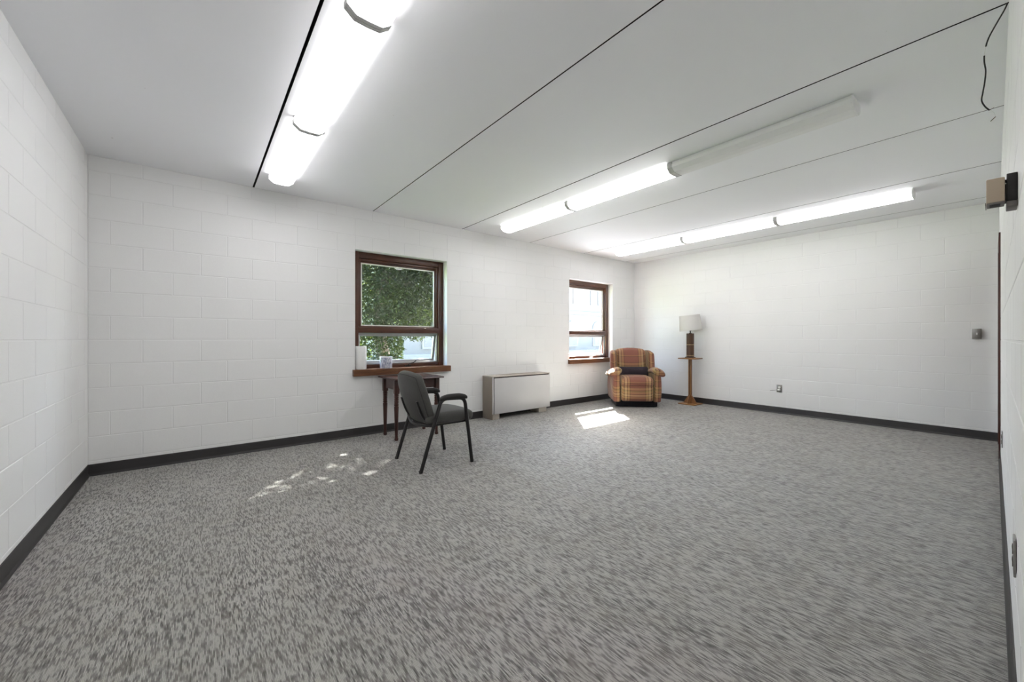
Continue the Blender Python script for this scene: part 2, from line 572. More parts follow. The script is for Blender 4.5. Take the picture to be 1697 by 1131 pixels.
y0, y1 = YB + MJ, YO
wb = wall_boxes('wall_back', 'long white painted block wall with two windows', [
    (XL - .3, W1[0], y0, y1, 0, H), (W1[1], W2[0], y0, y1, 0, H), (W2[1], XR + .3, y0, y1, 0, H),
    (W1[0], W1[1], y0, y1, 0, WZ[0]), (W1[0], W1[1], y0, y1, WZ[1], H),
    (W2[0], W2[1], y0, y1, 0, WZ[0]), (W2[0], W2[1], y0, y1, WZ[1], H)])
lay_blocks(wb, (0, YB, 0), (1, 0, 0), (0, -1, 0), XL, XR, -.385,
           [(W1[0], W1[1], WZ[0], WZ[1]), (W2[0], W2[1], WZ[0], WZ[1])])
wl = wall_boxes('wall_left', 'white painted block wall along the left side', [(XL - .25, XL - MJ, -.3, YB + .02, 0, H)])
lay_blocks(wl, (XL, 0, 0), (0, 1, 0), (1, 0, 0), -.06, YB, .18)
wr = wall_boxes('wall_right', 'white painted block wall behind the armchair and lamp', [(XR + MJ, XR + .25, -.3, YB + .02, 0, H)])
lay_blocks(wr, (XR, 0, 0), (0, 1, 0), (-1, 0, 0), yf(XR), YB, .481)
# front wall: slightly out of square, with a doorway where the photographer stands and a wooden door at the far end
fdir = Vector((1, FS, 0)).normalized(); fn_ = Vector((-fdir.y, fdir.x, 0))
DW = (-.48, .56, 0, 2.13); D1 = (6.0, 6.87, 0, 2.11)
def fbox(bm, u0, u1, t0, t1, z0, z1):
    """box in the front wall's frame: u along it, t out into the room"""
    fs = box(bm, u0, u1, t0, t1, z0, z1)
    for v in {v for f in fs for v in f.verts}:
        p = Vector((0, YF0, 0)) + fdir * v.co.x + fn_ * v.co.y
        v.co = (p.x, p.y, v.co.z)
bm = bmesh.new()
for (a, b, c, d) in ((XL - .3, DW[0], 0, H), (DW[1], D1[0], 0, H), (D1[1], XR + .3, 0, H), (DW[0], DW[1], DW[3], H), (D1[0], D1[1], D1[3], H)):
    fbox(bm, a, b, -.2, -MJ, c, d)
wf = tag(finish(bm, 'wall_front', M['mortar']), 'white painted block wall seen edge-on at the right', 'wall', kind='structure')
lay_blocks(wf, (0, YF0, 0), fdir, fn_, XL, XR, .1, [DW, D1])
# hall behind the doorway (closes the shell)
bm = bmesh.new()
box(bm, -.75, -.55, -1.7, -.1, 0, H); box(bm, .65, .85, -1.7, -.1, 0, H); box(bm, -.75, .85, -1.9, -1.7, 0, H)
tag(finish(bm, 'wall_hall', M['mortar']), 'white hallway walls behind the doorway', 'wall', kind='structure')

# ------------------------------------------------------------------ baseboards (vinyl cove)
cove = [(0, 0), (.014, 0), (.013, .006), (.008, .014), (.0055, .024), (.005, .09), (.0035, .096), (0, .098)]
def baseboard(name, p0, p1, nd, label):
    p0 = Vector(p0); p1 = Vector(p1); nd = Vector(nd)
    d = (p1 - p0); L = d.length; d.normalize()
    bm = bmesh.new()
    prism(bm, cove, lambda t, z, s: tuple(p0 + d * s + nd * (t + .0002) + Vector((0, 0, z))), 0, L)
    o = auto_smooth(finish(bm, name, M['base']), 50)
    tag(o, label, 'baseboard', kind='structure')
baseboard('baseboard_back', (XL, YB, 0), (XR, YB, 0), (0, -1, 0), 'black vinyl baseboard along the window wall')
baseboard('baseboard_left', (XL, -.06, 0), (XL, YB, 0), (1, 0, 0), 'black vinyl baseboard along the left wall')
baseboard('baseboard_right', (XR, yf(XR), 0), (XR, YB, 0), (-1, 0, 0), 'black vinyl baseboard behind the armchair and lamp')
fa, fb = Vector((0, YF0, 0)) + fdir * .60, Vector((0, YF0, 0)) + fdir * 5.93
baseboard('baseboard_front', fa, fb, fn_, 'dark vinyl baseboard along the right edge of the picture')

# ------------------------------------------------------------------ windows
def build_window(name, x0, x1, label, handle_mat):
    win = thing(name, label, 'window', ((x0 + x1) / 2, YB, 0), kind='structure')
    cx = (x0 + x1) / 2
    hw = (x1 - x0) / 2
    def part(n, b, m, parent=win, bev=.003):
        # b in local coords: x about the middle, y behind the wall face
        return boxo(n, b, m, parent, bev)
    zt, zs = WZ[1], .785
    fy = .105
    # sill: nosing proud of the wall plus the board inside the opening
    bm = bmesh.new()
    prism(bm, [(-.052, .709), (-.052, .780), (-.047, .785), (.20, .785), (.20, .737), (-.001, .737), (-.001, .709)],
          lambda y, z, x: (x, y, z), -hw - .032, -hw)
    prism(bm, [(-.052, .709), (-.052, .780), (-.047, .785), (.20, .785), (.20, .737), (-.001, .737), (-.001, .709)],
          lambda y, z, x: (x, y, z), -hw, hw)
    prism(bm, [(-.052, .709), (-.052, .780), (-.047, .785), (.20, .785), (.20, .737), (-.001, .737), (-.001, .709)],
          lambda y, z, x: (x, y, z), hw, hw + .032)
    # the ends stop at the wall face
    for v in bm.verts:
        if abs(v.co.x) > hw + .001 and v.co.y > 0: v.co.y = -.001
    finish(bm, 'sill', M['sill_wood'], win)
    # outer frame
    part('jamb', (-hw + .001, -hw + .072, fy, fy + .10, zs, zt - .001), M['win_wood_v'])
    part('jamb', (hw - .072, hw - .001, fy, fy + .10, zs, zt - .001), M['win_wood_v'])
    part('head', (-hw + .072, hw - .072, fy, fy + .10, zt - .074, zt - .001), M['win_wood'])
    # stops
    part('stop', (-hw + .072, -hw + .098, fy + .022, fy + .09, 1.305, zt - .074), M['win_wood_v'])
    part('stop', (hw - .098, hw - .072, fy + .022, fy + .09, 1.305, zt - .074), M['win_wood_v'])
    part('stop', (-hw + .098, hw - .098, fy + .022, fy + .09, zt - .104, zt - .074), M['win_wood'])
    # inner bead
    part('glazing_bead', (-hw + .098, -hw + .112, fy + .040, fy + .085, 1.305, zt - .104), M['win_wood_v'], bev=.002)
    part('glazing_bead', (hw - .112, hw - .098, fy + .040, fy + .085, 1.305, zt - .104), M['win_wood_v'], bev=.002)
    part('glazing_bead', (-hw + .112, hw - .112, fy + .040, fy + .085, zt - .124, zt - .104), M['win_wood'], bev=.002)
    # meeting rail
    mr = part('meeting_rail', (-hw + .072, hw - .072, fy - .004, fy + .09, 1.222, 1.292), M['win_wood'], bev=.006)
    part('rail_nose', (-hw + .085, hw - .085, fy + .02, fy + .085, 1.292, 1.306), M['win_wood'], mr)
    # upper pane and its pale bead
    gx, gz0, gz1 = hw - .112, 1.306, zt - .124
    up = part('pane', (-gx, gx, fy + .058, fy + .063, gz0, gz1), M['glass'], bev=0)
    g = .014
    for b in ((-gx, gx, gz0, gz0 + g), (-gx, gx, gz1 - g, gz1), (-gx, -gx + g, gz0 + g, gz1 - g), (gx - g, gx, gz0 + g, gz1 - g)):
        part('bead_strip', (b[0], b[1], fy + .046, fy + .058, b[2], b[3]), M['gasket'], up, bev=.0015)
    # lower opening: wooden bottom rail, grey screen frame, awning sash swung out
    part('bottom_rail', (-hw + .072, hw - .072, fy + .01, fy + .09, zs + .0005, zs + .045), M['win_wood'])
    sx, sz0, sz1 = hw - .0735, zs + .046, 1.221
    sf = bpy.data.objects.new('screen_frame', None)
    bm = bmesh.new(); b_ = .018
    box(bm, -sx, sx, fy + .030, fy + .042, sz1 - b_, sz1, .002); box(bm, -sx, sx, fy + .030, fy + .042, sz0, sz0 + b_, .002)
    box(bm, -sx, -sx + b_, fy + .030, fy + .042, sz0 + b_, sz1 - b_, .002); box(bm, sx - b_, sx, fy + .030, fy + .042, sz0 + b_, sz1 - b_, .002)
    bpy.data.objects.remove(sf)
    auto_smooth(finish(bm, 'screen_frame', M['alu'], win))
    # awning sash, hinged at its top edge
    ang = R(11)
    hinge = Vector((0, fy + .075, sz1 - .004))
    def swing(bm):
        for v in bm.verts:
            d = v.co - hinge
            v.co = hinge + Matrix.Rotation(ang, 3, 'X') @ d
    bm = bmesh.new(); c_ = .034; ax = sx - .004; az0, az1 = sz0 + .004, sz1 - .004
    yA, yB_ = fy + .058, fy + .09
    box(bm, -ax, ax, yA, yB_, az1 - c_, az1, .003); box(bm, -ax, ax, yA, yB_, az0, az0 + c_, .003)
    box(bm, -ax, -ax + c_, yA, yB_, az0 + c_, az1 - c_, .003); box(bm, ax - c_, ax, yA, yB_, az0 + c_, az1 - c_, .003)
    swing(bm)
    sash = auto_smooth(finish(bm, 'awning_sash', M['alu'], win))
    bm = bmesh.new(); box(bm, -ax + c_, ax - c_, fy + .07, fy + .075, az0 + c_, az1 - c_); swing(bm)
    finish(bm, 'pane', M['glass'], sash)
    # crank handle on the bottom rail
    bm = bmesh.new()
    hx = .10
    box(bm, hx - .045, hx + .03, fy - .014, fy + .012, zs + .001, zs + .022, .004)
    hb = auto_smooth(finish(bm, 'crank_base', handle_mat, win))
    bm = bmesh.new()
    tube(bm, fillet([(hx - .01, fy - .004, zs + .02), (hx + .0, fy - .03, zs + .04), (hx + .05, fy - .045, zs + .052), (hx + .085, fy - .05, zs + .082)], .02), .0058, 8)
    auto_smooth(finish(bm, 'crank_handle', handle_mat, hb), 60)
    return win
build_window('window_1', *W1, 'brown wood window with green tree behind, above the small table', M['black_metal'])
build_window('window_2', *W2, 'brown wood window with bright white view, beside the armchair', M['white_plastic'])

# ------------------------------------------------------------------ wooden door at the far end of the front wall
dr = thing('door_1', 'dark red-brown wooden door and casing, seen edge-on in the far right corner', 'door', (0, YF0, 0), math.atan2(FS, 1), kind='structure')
boxo('casing', (D1[0] - .045, D1[0] + .03, -.05, .012, 0, D1[3] + .05), M['door_wood'], dr, .002)
boxo('casing', (D1[1] - .03, D1[1] + .045, -.05, .012, 0, D1[3] + .05), M['door_wood'], dr, .002)
boxo('casing', (D1[0] + .03, D1[1] - .03, -.05, .012, D1[3] - .025, D1[3] + .05), M['door_wood'], dr, .002)
leaf = boxo('door_leaf', (D1[0] + .032, D1[1] - .032, -.16, -.04, .008, D1[3] - .028), M['door_wood'], dr, .002)
bm = bmesh.new(); lathe(bm, [(.0, 0), (.026, 0), (.026, .006), (.010, .012), (.010, .022), (.024, .032), (.020, .036), (0, .037)], 16)
for v in bm.verts: v.co = Vector((D1[0] + .10, -.04 + v.co.z, 1.0 + v.co.y)) + Vector((v.co.x, 0, 0))
auto_smooth(finish(bm, 'knob', M['steel'], leaf))

# ------------------------------------------------------------------ ceiling lights
KX = .82                                   # fixtures are about 20 cm wide
def make_light(xc, ya, yb, lit, label, end_near, end_far, group):
    """wraparound fixture; ya nearer the camera wall, yb nearer the windows"""
    t = thing('ceiling_light', label, 'ceiling light', (xc, (ya + yb) / 2, H), 0, group)
    L = (yb - ya) / 2
    # housing: shallow white tray against the ceiling
    bm = bmesh.new()
    box(bm, -.1115 * KX, .1115 * KX, -L + .002, L - .002, -.030, -.0015, .002)
    auto_smooth(finish(bm, 'housing', M['white_metal'], t))
    wd = .123
    prof = [(-wd, -.024), (-.121, -.050), (-.072, -.080), (0, -.083), (.072, -.080), (.121, -.050), (wd, -.024),
            (.112, -.024), (.112, -.031), (-.112, -.031), (-.112, -.024)]
    bm = bmesh.new()
    prism(bm, prof, lambda x, z, y: (x * KX, y, z), -L + .012, L - .012)
    ln = finish(bm, 'lens', [M['lens_on'], M['lens_edge']] if lit else [M['lens_off'], M['lens_off']], t)
    for f in ln.data.polygons:           # the prismatic side strips are dimmer than the bottom
        f.material_index = 1 if abs(f.normal.x) > .8 else 0
    def cap(name, a, b, grow, mat):
        g = grow
        p = [(-.120, -.003), (-wd - g, -.023), (-.122 - g, -.051), (-.073, -.081 - g), (0, -.084 - g), (.073, -.081 - g), (.122 + g, -.051), (wd + g, -.023), (.120, -.003)]
        bm = bmesh.new(); prism(bm, p, lambda x, z, y: (x * KX, y, z), a, b)
        finish(bm, name, mat, t)
    cap('end_cap' if end_near else 'joining_band', -L, -L + (.012 if end_near else .021), .0012 if end_near else .004, M['white_metal'] if end_near else M['band'])
    cap('end_cap' if end_far else 'joining_band', L - (.012 if end_far else .021), L, .0012 if end_far else .004, M['white_metal'] if end_far else M['band'])
    return t
YS = [4.30, 3.08, 1.845, .61]
rows = [(.618, 'left row', [1, 1, 1], 'left ceiling light row'),
        (3.318, 'middle row', [1, 1, 0], 'middle ceiling light row'),
        (5.808, 'right row by the armchair wall', [1, 1, 1], 'right ceiling light row')]
pos_txt = ['window end', 'middle unit', 'near end']
for xc, txt, lits, grp in rows:
    for k in range(3):
        st = 'glowing white' if lits[k] else 'unlit white'
        make_light(xc, YS[k + 1] + .001, YS[k] - .001, lits[k], f'{st} wraparound ceiling light, {pos_txt[k]} of the {txt}', k == 2, k == 0, grp)

# ------------------------------------------------------------------ fan-coil heater under the wall between the windows
ht = thing('wall_heater', 'light grey metal floor heater cabinet with taupe side between the windows', 'heater', (3.245, 4.53, 0))
WH, DH, HH = 1.115, .243, .613
boxo('side_panel', (0, .018, .004, DH, 0, HH - .012), M['unit_taupe'], ht, .003)
boxo('side_panel', (WH - .018, WH, .004, DH, .08, HH - .012), M['unit_taupe'], ht, .003)
boxo('back_panel', (.018, WH - .018, DH - .012, DH, .08, HH - .012), M['unit_taupe'], ht)
boxo('bottom_tray', (.018, WH - .018, .02, DH - .012, .08, .095), M['unit_taupe'], ht)
boxo('edge_strip', (.0005, .022, -.004, .004, .079, HH - .014), M['unit_grey'], ht, .002)
boxo('gap_shade_sheet', (.019, WH - .019, .012, .02, .082, HH - .013), M['slot'], ht)  # dark sheet added so the front gaps read as shaded
boxo('front_panel', (.033, WH - .001, -.010, .010, .079, HH - .028), M['unit_grey'], ht, .004)
# top with a long outlet slot
tp = None
bm = bmesh.new()
for b in ((0, WH, -.006, .13, HH - .012, HH), (0, WH, .18, DH, HH - .012, HH), (0, .17, .13, .18, HH - .012, HH), (WH - .17, WH, .13, .18, HH - .012, HH)):
    box(bm, *b)
bmesh.ops.remove_doubles(bm, verts=bm.verts, dist=1e-5)
tp = finish(bm, 'top_panel', M['unit_foot'], ht)
boxo('slot_shade_sheet', (.17, WH - .17, .13, .18, HH - .05, HH - .04), M['slot'], tp)  # dark sheet stands in for the shade down the slot
for k in range(2):
    yy = .147 + k * .0165
    boxo('louvre', (.171, WH - .171, yy - .002, yy + .002, HH - .05, HH - .006), M['dark_steel'], tp)
boxo('foot', (.019, .135, .012, DH - .02, 0, .0795), M['unit_foot'], ht, .003)
boxo('foot', (.905, 1.065, .02, DH - .02, 0, .0795), M['unit_foot'], ht, .003)

# ------------------------------------------------------------------ small side table with turned legs
tb = thing('side_table', 'small dark mahogany table with turned legs under the left window', 'table', (2.0, 4.465, 0))
bm = bmesh.new()
tw, td = .302, .262
prof = [(-td, .684), (-td - .004, .690), (-td, .699), (-td + .004, .701), (td - .004, .701), (td, .699), (td, .684)]
prism(bm, prof, lambda y, z, x: (x, y, z), -tw, tw)
auto_smooth(finish(bm, 'table_top', M['mahogany'], tb), 40)
lx, ly = .250, .170
ap = .011
boxo('apron', (-lx - .012, -lx + .010, -ly + .02, ly - .02, .572, .684), M['mahogany'], tb)
boxo('apron', (lx - .010, lx + .012, -ly + .02, ly - .02, .572, .684), M['mahogany'], tb)
boxo('apron', (-lx + .02, lx - .02, ly - .010, ly + .012, .572, .684), M['mahogany'], tb)
boxo('apron', (-lx + .02, lx - .02, -ly - .012, -ly + .010, .572, .684), M['mahogany'], tb)
dw = boxo('drawer_front', (-lx + .05, lx - .05, -ly - .020, -ly - .012, .586, .672), M['mahogany'], tb, .003)
for sx in (-.09, .09):
    bm = bmesh.new(); lathe(bm, [(0, 0), (.006, 0), (.006, .008), (.013, .014), (.011, .02), (0, .022)], 12)
    for v in bm.verts: v.co = Vector((sx + v.co.x, -ly - .020 - v.co.z, .629 + v.co.y))
    auto_smooth(finish(bm, 'knob', M['mahogany'], dw))
legp = [(.013, 0), (.017, .006), (.018, .022), (.013, .036), (.015, .05), (.0125, .056), (.014, .07), (.019, .30), (.0215, .375), (.021, .385), (.015, .389), (.021, .396)]
z = .396
for k in range(5):
    legp += [(.0215, z + .006), (.0215, z + .012), (.0155, z + .019)]; z += .02
legp += [(.022, z + .004), (.022, z + .012), (.017, z + .018), (.023, z + .03)]
for sx in (-1, 1):
    for sy in (-1, 1):
        bm = bmesh.new()
        lathe(bm, [(r * 1.22, zz) for r, zz in legp] + [(.024, .53)], 14, sx * lx, sy * ly)
        box(bm, sx * lx - .0265, sx * lx + .0265, sy * ly - .0265, sy * ly + .0265, .53, .6835, .002)
        auto_smooth(finish(bm, 'leg', M['mahogany_v'], tb), 40)

# ------------------------------------------------------------------ guest chair (local x = facing direction)
ch = thing('guest_chair', 'black metal guest chair with charcoal fabric seat and back beside the small table', 'chair', (1.747, 3.387, 0), 0)
hwid = .2625
RT = .0162
for s in (-1, 1):
    yy = s * hwid
    pts = fillet([(.258, yy, .0), (.178, yy, .607), (-.06, yy, .617), (-.259, yy, .0)], .06, 6)
    # split at the arm middle: front leg + arm rail + rear leg
    front = [p for p in pts if p.x > .06]
    rear = [p for p in pts if p.x <= .06]
    mid = Vector((.06, yy, .612))
    bm = bmesh.new(); tube(bm, front + [mid], RT, 12); auto_smooth(finish(bm, 'leg', M['black_metal'], ch), 60)
    bm = bmesh.new(); tube(bm, [mid] + rear, RT, 12); auto_smooth(finish(bm, 'leg', M['black_metal'], ch), 60)
    for px in (.2565, -.2575):
        bm = bmesh.new(); lathe(bm, [(.0, .0), (.016, .0), (.0165, .018), (.0145, .022)], 12, px, yy)
        auto_smooth(finish(bm, 'rubber_foot', M['slot'], ch))
    # arm pad
    bm = bmesh.new()
    cushion(bm, (.062, yy, .625), (.138, .027, .019), .018, (0, 0, .004), 8,
            lambda v: (v.x, v.y, v.z - 2.2 * max(0, abs(v.x) - .04) ** 2 + .006))
    auto_smooth(finish(bm, 'arm_pad', M['arm_pad'], ch), 80)
# seat
bm = bmesh.new()
cushion(bm, (.06, 0, .435), (.235, .243, .047), .04, (0, 0, .012), 12,
        lambda v: (v.x + (.02 * (1 - (v.y / .243) ** 2) if v.x > .1 else 0), v.y, v.z - (.6 * max(0, v.x - .12) ** 2 if v.z > 0 else 0)))
auto_smooth(finish(bm, 'seat', M['chair_fabric'], ch), 80)
boxo('seat_pan', (-.15, .26, -.2, .2, .374, .394), M['black_metal'], ch, .006)
# backrest: rounded pad leaning back
def back_fn(v):
    # local pad: x thickness, y width, z height; barrel the outline and dish the face
    u, q = max(-1, min(1, v.y / .238)), v.z / .245
    k = .62 if q > 0 else .45
    yy, zz = v.y * math.sqrt(max(0, 1 - k * q * q / 1.0 * .5)), v.z * math.sqrt(1 - k * u * u * .5)
    return (v.x + .030 * u * u + .012 * q * q, yy, zz)
tilt = R(-18)
bm = bmesh.new()
cushion(bm, (0, 0, 0), (.033, .250, .250), .03, (.012, 0, 0), 14, back_fn)
Mb = Matrix.Translation((-.222, 0, .618)) @ Matrix.Rotation(tilt, 4, 'Y')
bm.transform(Mb)
bk = auto_smooth(finish(bm, 'backrest', M['chair_fabric'], ch), 80)
# piping line round the back shell
bm = bmesh.new()
ringp = []
for k in range(49):
    a = 2 * math.pi * k / 48
    cy_, sz_ = math.cos(a), math.sin(a)
    mx = max(abs(cy_), abs(sz_))
    yy = cy_ / mx * .232
    zz = sz_ / mx * .232
    q = Vector(back_fn(Vector((-.030, yy, zz))))
    ringp.append(Mb @ q)
tube(bm, ringp, .0035, 6)
auto_smooth(finish(bm, 'piping', M['slot'], bk), 80)
# back uprights: flat bars from under the seat bending up behind the pad
for s in (-1, 1):
    yy = s * .165
    bm = bmesh.new()
    tube(bm, fillet([(-.02, yy, .372), (-.135, yy, .378), (-.205, yy, .47), (-.250, yy, .60)], .06, 6), .0155, 8, .55)
    auto_smooth(finish(bm, 'back_support', M['black_metal'], ch), 60)
# rear cross bar bowed between the rear legs, front cross bar
bm = bmesh.new()
tube(bm, [(-.134 - .0 - .055 * math.sin(math.pi * k / 12), -hwid + 2 * hwid * k / 12, .388 - .02 * math.sin(math.pi * k / 12)) for k in range(13)], .012, 10)
auto_smooth(finish(bm, 'cross_bar', M['black_metal'], ch), 60)
bm = bmesh.new(); tube(bm, [(.207, -hwid, .385), (.207, hwid, .385)], .011, 10)
auto_smooth(finish(bm, 'cross_bar', M['black_metal'], ch), 60)
for s in (-1, 1):
    bm = bmesh.new(); tube(bm, [(-.135, s * .205, .380), (.207, s * .205, .380)], .010, 10)
    auto_smooth(finish(bm, 'side_rail', M['black_metal'], ch), 60)

# ------------------------------------------------------------------ plaid recliner (local -y = facing direction)
ac = thing('armchair', 'plaid upholstered wing-back recliner in tan and brick red in the corner', 'armchair', (5.965, 4.10, 0), R(-44))
# black base
bm = bmesh.new(); cushion(bm, (0, .0, .055), (.345, .30, .055), .03, (0, 0, 0), 6)
auto_smooth(finish(bm, 'base', M['base_fabric'], ac), 60)
# lower body
bm = bmesh.new(); cushion(bm, (0, .05, .235), (.30, .30, .135), .05, (0, 0, 0), 8)
auto_smooth(finish(bm, 'body', M['plaid'], ac), 80)
# side panels / arm fronts
for s in (-1, 1):
    bm = bmesh.new()
    cushion(bm, (s * .325, -.02, .325), (.062, .335, .235), .03, (.008, .008, 0), 10,
            lambda v: (v.x + s * .012 * math.cos(v.z * 7), v.y, v.z))
    arm = auto_smooth(finish(bm, 'arm', M['plaid'], ac), 80)
    # rolled arm top, drooping outwards at the front
    bm = bmesh.new()
    n = 18
    pts = []; rad = []
    for k in range(n + 1):
        t_ = k / n
        yy = -.395 + .62 * t_
        pts.append((s * .352, yy, .575 + .03 * math.sin(math.pi * min(1, t_ * 1.6)) - .03 * t_))
        rad.append(.106 * (1 - (1 - min(1, t_ * 6 + .25)) ** 2) ** .5 if t_ < .14 else .106 - .012 * t_)
    tube(bm, pts, rad, 20, .62)
    for v in bm.verts:   # droop towards the outside
        dx = (v.co.x - s * .352) * s
        v.co.z -= dx * .28 + (.9 * dx * dx if dx > 0 else 0)
    auto_smooth(finish(bm, 'arm_roll', M['plaid'], arm), 60)
# footrest panel with a soft roll at its top
bm = bmesh.new(); cushion(bm, (0, -.315, .245), (.262, .055, .142), .045, (0, .022, 0), 12)
auto_smooth(finish(bm, 'footrest', M['plaid'], ac), 80)
# seat cushion
bm = bmesh.new(); cushion(bm, (0, -.08, .425), (.268, .31, .075), .06, (0, .01, .028), 12)
auto_smooth(finish(bm, 'seat_cushion', M['plaid'], ac), 80)
# back: centre pad, arched at the top, leaning back
def lean(p, k=.20): return (p[0], p[1] + k * (p[2] - .42), p[2])
bm = bmesh.new()
cushion(bm, (0, .185, .685), (.272, .085, .265), .06, (0, .03, 0), 14, lambda v: (v.x, v.y, v.z + (.035 * (1 - (v.x / .27) ** 2) if v.z > .1 else 0)))
for v in bm.verts: v.co = lean(v.co)
auto_smooth(finish(bm, 'back_cushion', M['plaid'], ac), 80)
bm = bmesh.new()
cushion(bm, (0, .27, .56), (.33, .055, .37), .05, (0, .015, 0), 10, lambda v: (v.x, v.y, v.z + (.02 * (1 - (v.x / .33) ** 2) if v.z > .1 else 0)))
for v in bm.verts: v.co = lean(v.co, .12)
auto_smooth(finish(bm, 'back_shell', M['plaid'], ac), 80)
for s in (-1, 1):
    bm = bmesh.new()
    cushion(bm, (s * .312, .12, .715), (.05, .165, .225), .05, (.01, 0, 0), 10,
            lambda v: (v.x + s * .02 * (-v.y / .165), v.y + .25 * max(0, v.z) * 0, v.z - .25 * max(0, -v.y - .02) * (1 if v.z > 0 else 0)))
    for v in bm.verts: v.co = lean(v.co, .18)
    auto_smooth(finish(bm, 'wing', M['plaid'], ac), 80)
# recliner lever
bm = bmesh.new(); tube(bm, fillet([(.385, -.10, .28), (.405, -.12, .29), (.41, -.22, .33)], .03), .009, 8)
auto_smooth(finish(bm, 'lever', M['lamp_wood'], ac))

pl = thing('lumbar_pillow', 'dark plum lumbar pillow lying across the plaid recliner seat', 'pillow', ac.location.copy(), R(-44))
bm = bmesh.new()
cushion(bm, (0, 0, 0), (.262, .05, .086), .03, (0, .04, .0), 12, lambda v: (v.x, v.y * (1 - .6 * abs(v.x / .25) ** 4), v.z * (1 + .06 * abs(v.x / .25) ** 3)))
bm.transform(Matrix.Translation((0, .03, .567)) @ Matrix.Rotation(R(-16), 4, 'X'))
pcov = auto_smooth(finish(bm, 'pillow_cover', M['pillow_fabric'], pl), 80)
bm = bmesh.new()
seam = []
for k in range(33):
    a = 2 * math.pi * k / 32
    cx_, cz_ = math.cos(a), math.sin(a)
    seam.append(Matrix.Translation((0, .03, .567)) @ Matrix.Rotation(R(-16), 4, 'X') @ Vector((math.copysign(abs(cx_) ** .35, cx_) * .247, 0, math.copysign(abs(cz_) ** .35, cz_) * .083)))
tube(bm, seam, .004, 6)
auto_smooth(finish(bm, 'seam_piping', M['pillow_fabric'], pcov), 80)

# ------------------------------------------------------------------ oak pedestal table and lamp
pt = thing('pedestal_table', 'slender oak pedestal table with square top and braced base under the lamp', 'table', (6.775, 3.49, 0))
hs = .148
boxo('base_plate', (-hs, hs, -hs, hs, 0, .018), M['oak'], pt, .003)
post = boxo('post', (-.024, .024, -.024, .024, .0185, .792), M['oak_v'], pt, .003)
for sx, sy in ((-1, 0), (1, 0), (0, -1), (0, 1)):
    boxo('groove_strip', (-.004 + sx * .0242, .004 + sx * .0242, -.004 + sy * .0242, .004 + sy * .0242, .17, .79), M['lamp_wood'], post)  # dark strips stand in for shaded grooves in the post
boxo('table_top', (-hs, hs, -hs, hs, .7925, .812), M['oak'], pt, .004)
for k in range(4):
    bm = bmesh.new()
    prism(bm, [(.0245, .019), (.115, .019), (.115, .028), (.034, .150), (.0245, .150)], lambda r, z, t: (r, t, z), -.008, .008)
    bm.transform(Matrix.Rotation(k * math.pi / 2, 4, 'Z'))
    finish(bm, 'brace', M['oak_v'], pt)

lm = thing('table_lamp', 'table lamp with white drum shade and dark wooden cylinder body on the pedestal table', 'lamp', (6.775, 3.49, .8122))
bm = bmesh.new(); lathe(bm, [(0, 0), (.086, 0), (.088, .006), (.085, .016), (.07, .02), (0, .02)], 32)
auto_smooth(finish(bm, 'base', M['lamp_wood'], lm))
bm = bmesh.new()
lathe(bm, [(.0, .0202), (.063, .0202), (.063, .424), (.058, .430), (0, .430)], 32)
body = auto_smooth(finish(bm, 'body', M['lamp_wood'], lm))
for zb in (.038, .226):
    for k in range(20):
        a = 2 * math.pi * k / 20
        bm = bmesh.new()
        box(bm, .0632, .0655, -.0062, .0062, zb, zb + .012, .001, 1)
        bm.transform(Matrix.Rotation(a, 4, 'Z'))
        finish(bm, 'inlay_bead', M['brass'], body)
bm = bmesh.new(); lathe(bm, [(0, .4302), (.022, .4302), (.022, .436), (.009, .444), (.009, .470), (.02, .476), (.021, .520), (.012, .524), (0, .524)], 18)
auto_smooth(finish(bm, 'socket', M['black_metal'], lm))
bm = bmesh.new(); lathe(bm, [(0, .524), (.014, .526), (.030, .565), (.030, .585), (.018, .608), (0, .613)], 18)
auto_smooth(finish(bm, 'bulb', M['white_plastic'], lm))
Ms = Matrix.Translation((0, 0, .60)) @ Matrix.Rotation(R(6.0), 4, Vector((.78, -.62, 0)).cross(Vector((0, 0, 1))).normalized())
bm = bmesh.new()
zb, zt_ = -.118, .150
prof = [(.184, zb), (.166, zt_), (.1635, zt_), (.1815, zb)]
seg = 40
rg = [[bm.verts.new((r * math.cos(2 * math.pi * k / seg), r * math.sin(2 * math.pi * k / seg), z)) for k in range(seg)] for r, z in prof]
for i in range(4):
    a, b = rg[i], rg[(i + 1) % 4]
    for k in range(seg): bm.faces.new((a[k], a[(k + 1) % seg], b[(k + 1) % seg], b[k]))
bm.transform(Ms)
sh = auto_smooth(finish(bm, 'lamp_shade', M['shade'], lm))
bm = bmesh.new()
for k in range(3):
    a = 2 * math.pi * k / 3 + .3
    tube(bm, [(0, 0, .085), (.164 * math.cos(a), .164 * math.sin(a), .125)], .0022, 6)
tube(bm, [(0, 0, .0), (0, 0, .10)], .004, 6)
bm.transform(Ms)
finish(bm, 'shade_spider', M['brass'], sh)
bm = bmesh.new()
tube(bm, fillet([(.085, -.02, .006), (.14, -.06, .004), (.155, -.07, -.03), (.19, .0, -.06), (.205, .09, -.12), (.208, .11, -.5), (.200, .11, -.80)], .03, 4), .0026, 6)
finish(bm, 'power_cord', M['white_plastic'], lm)

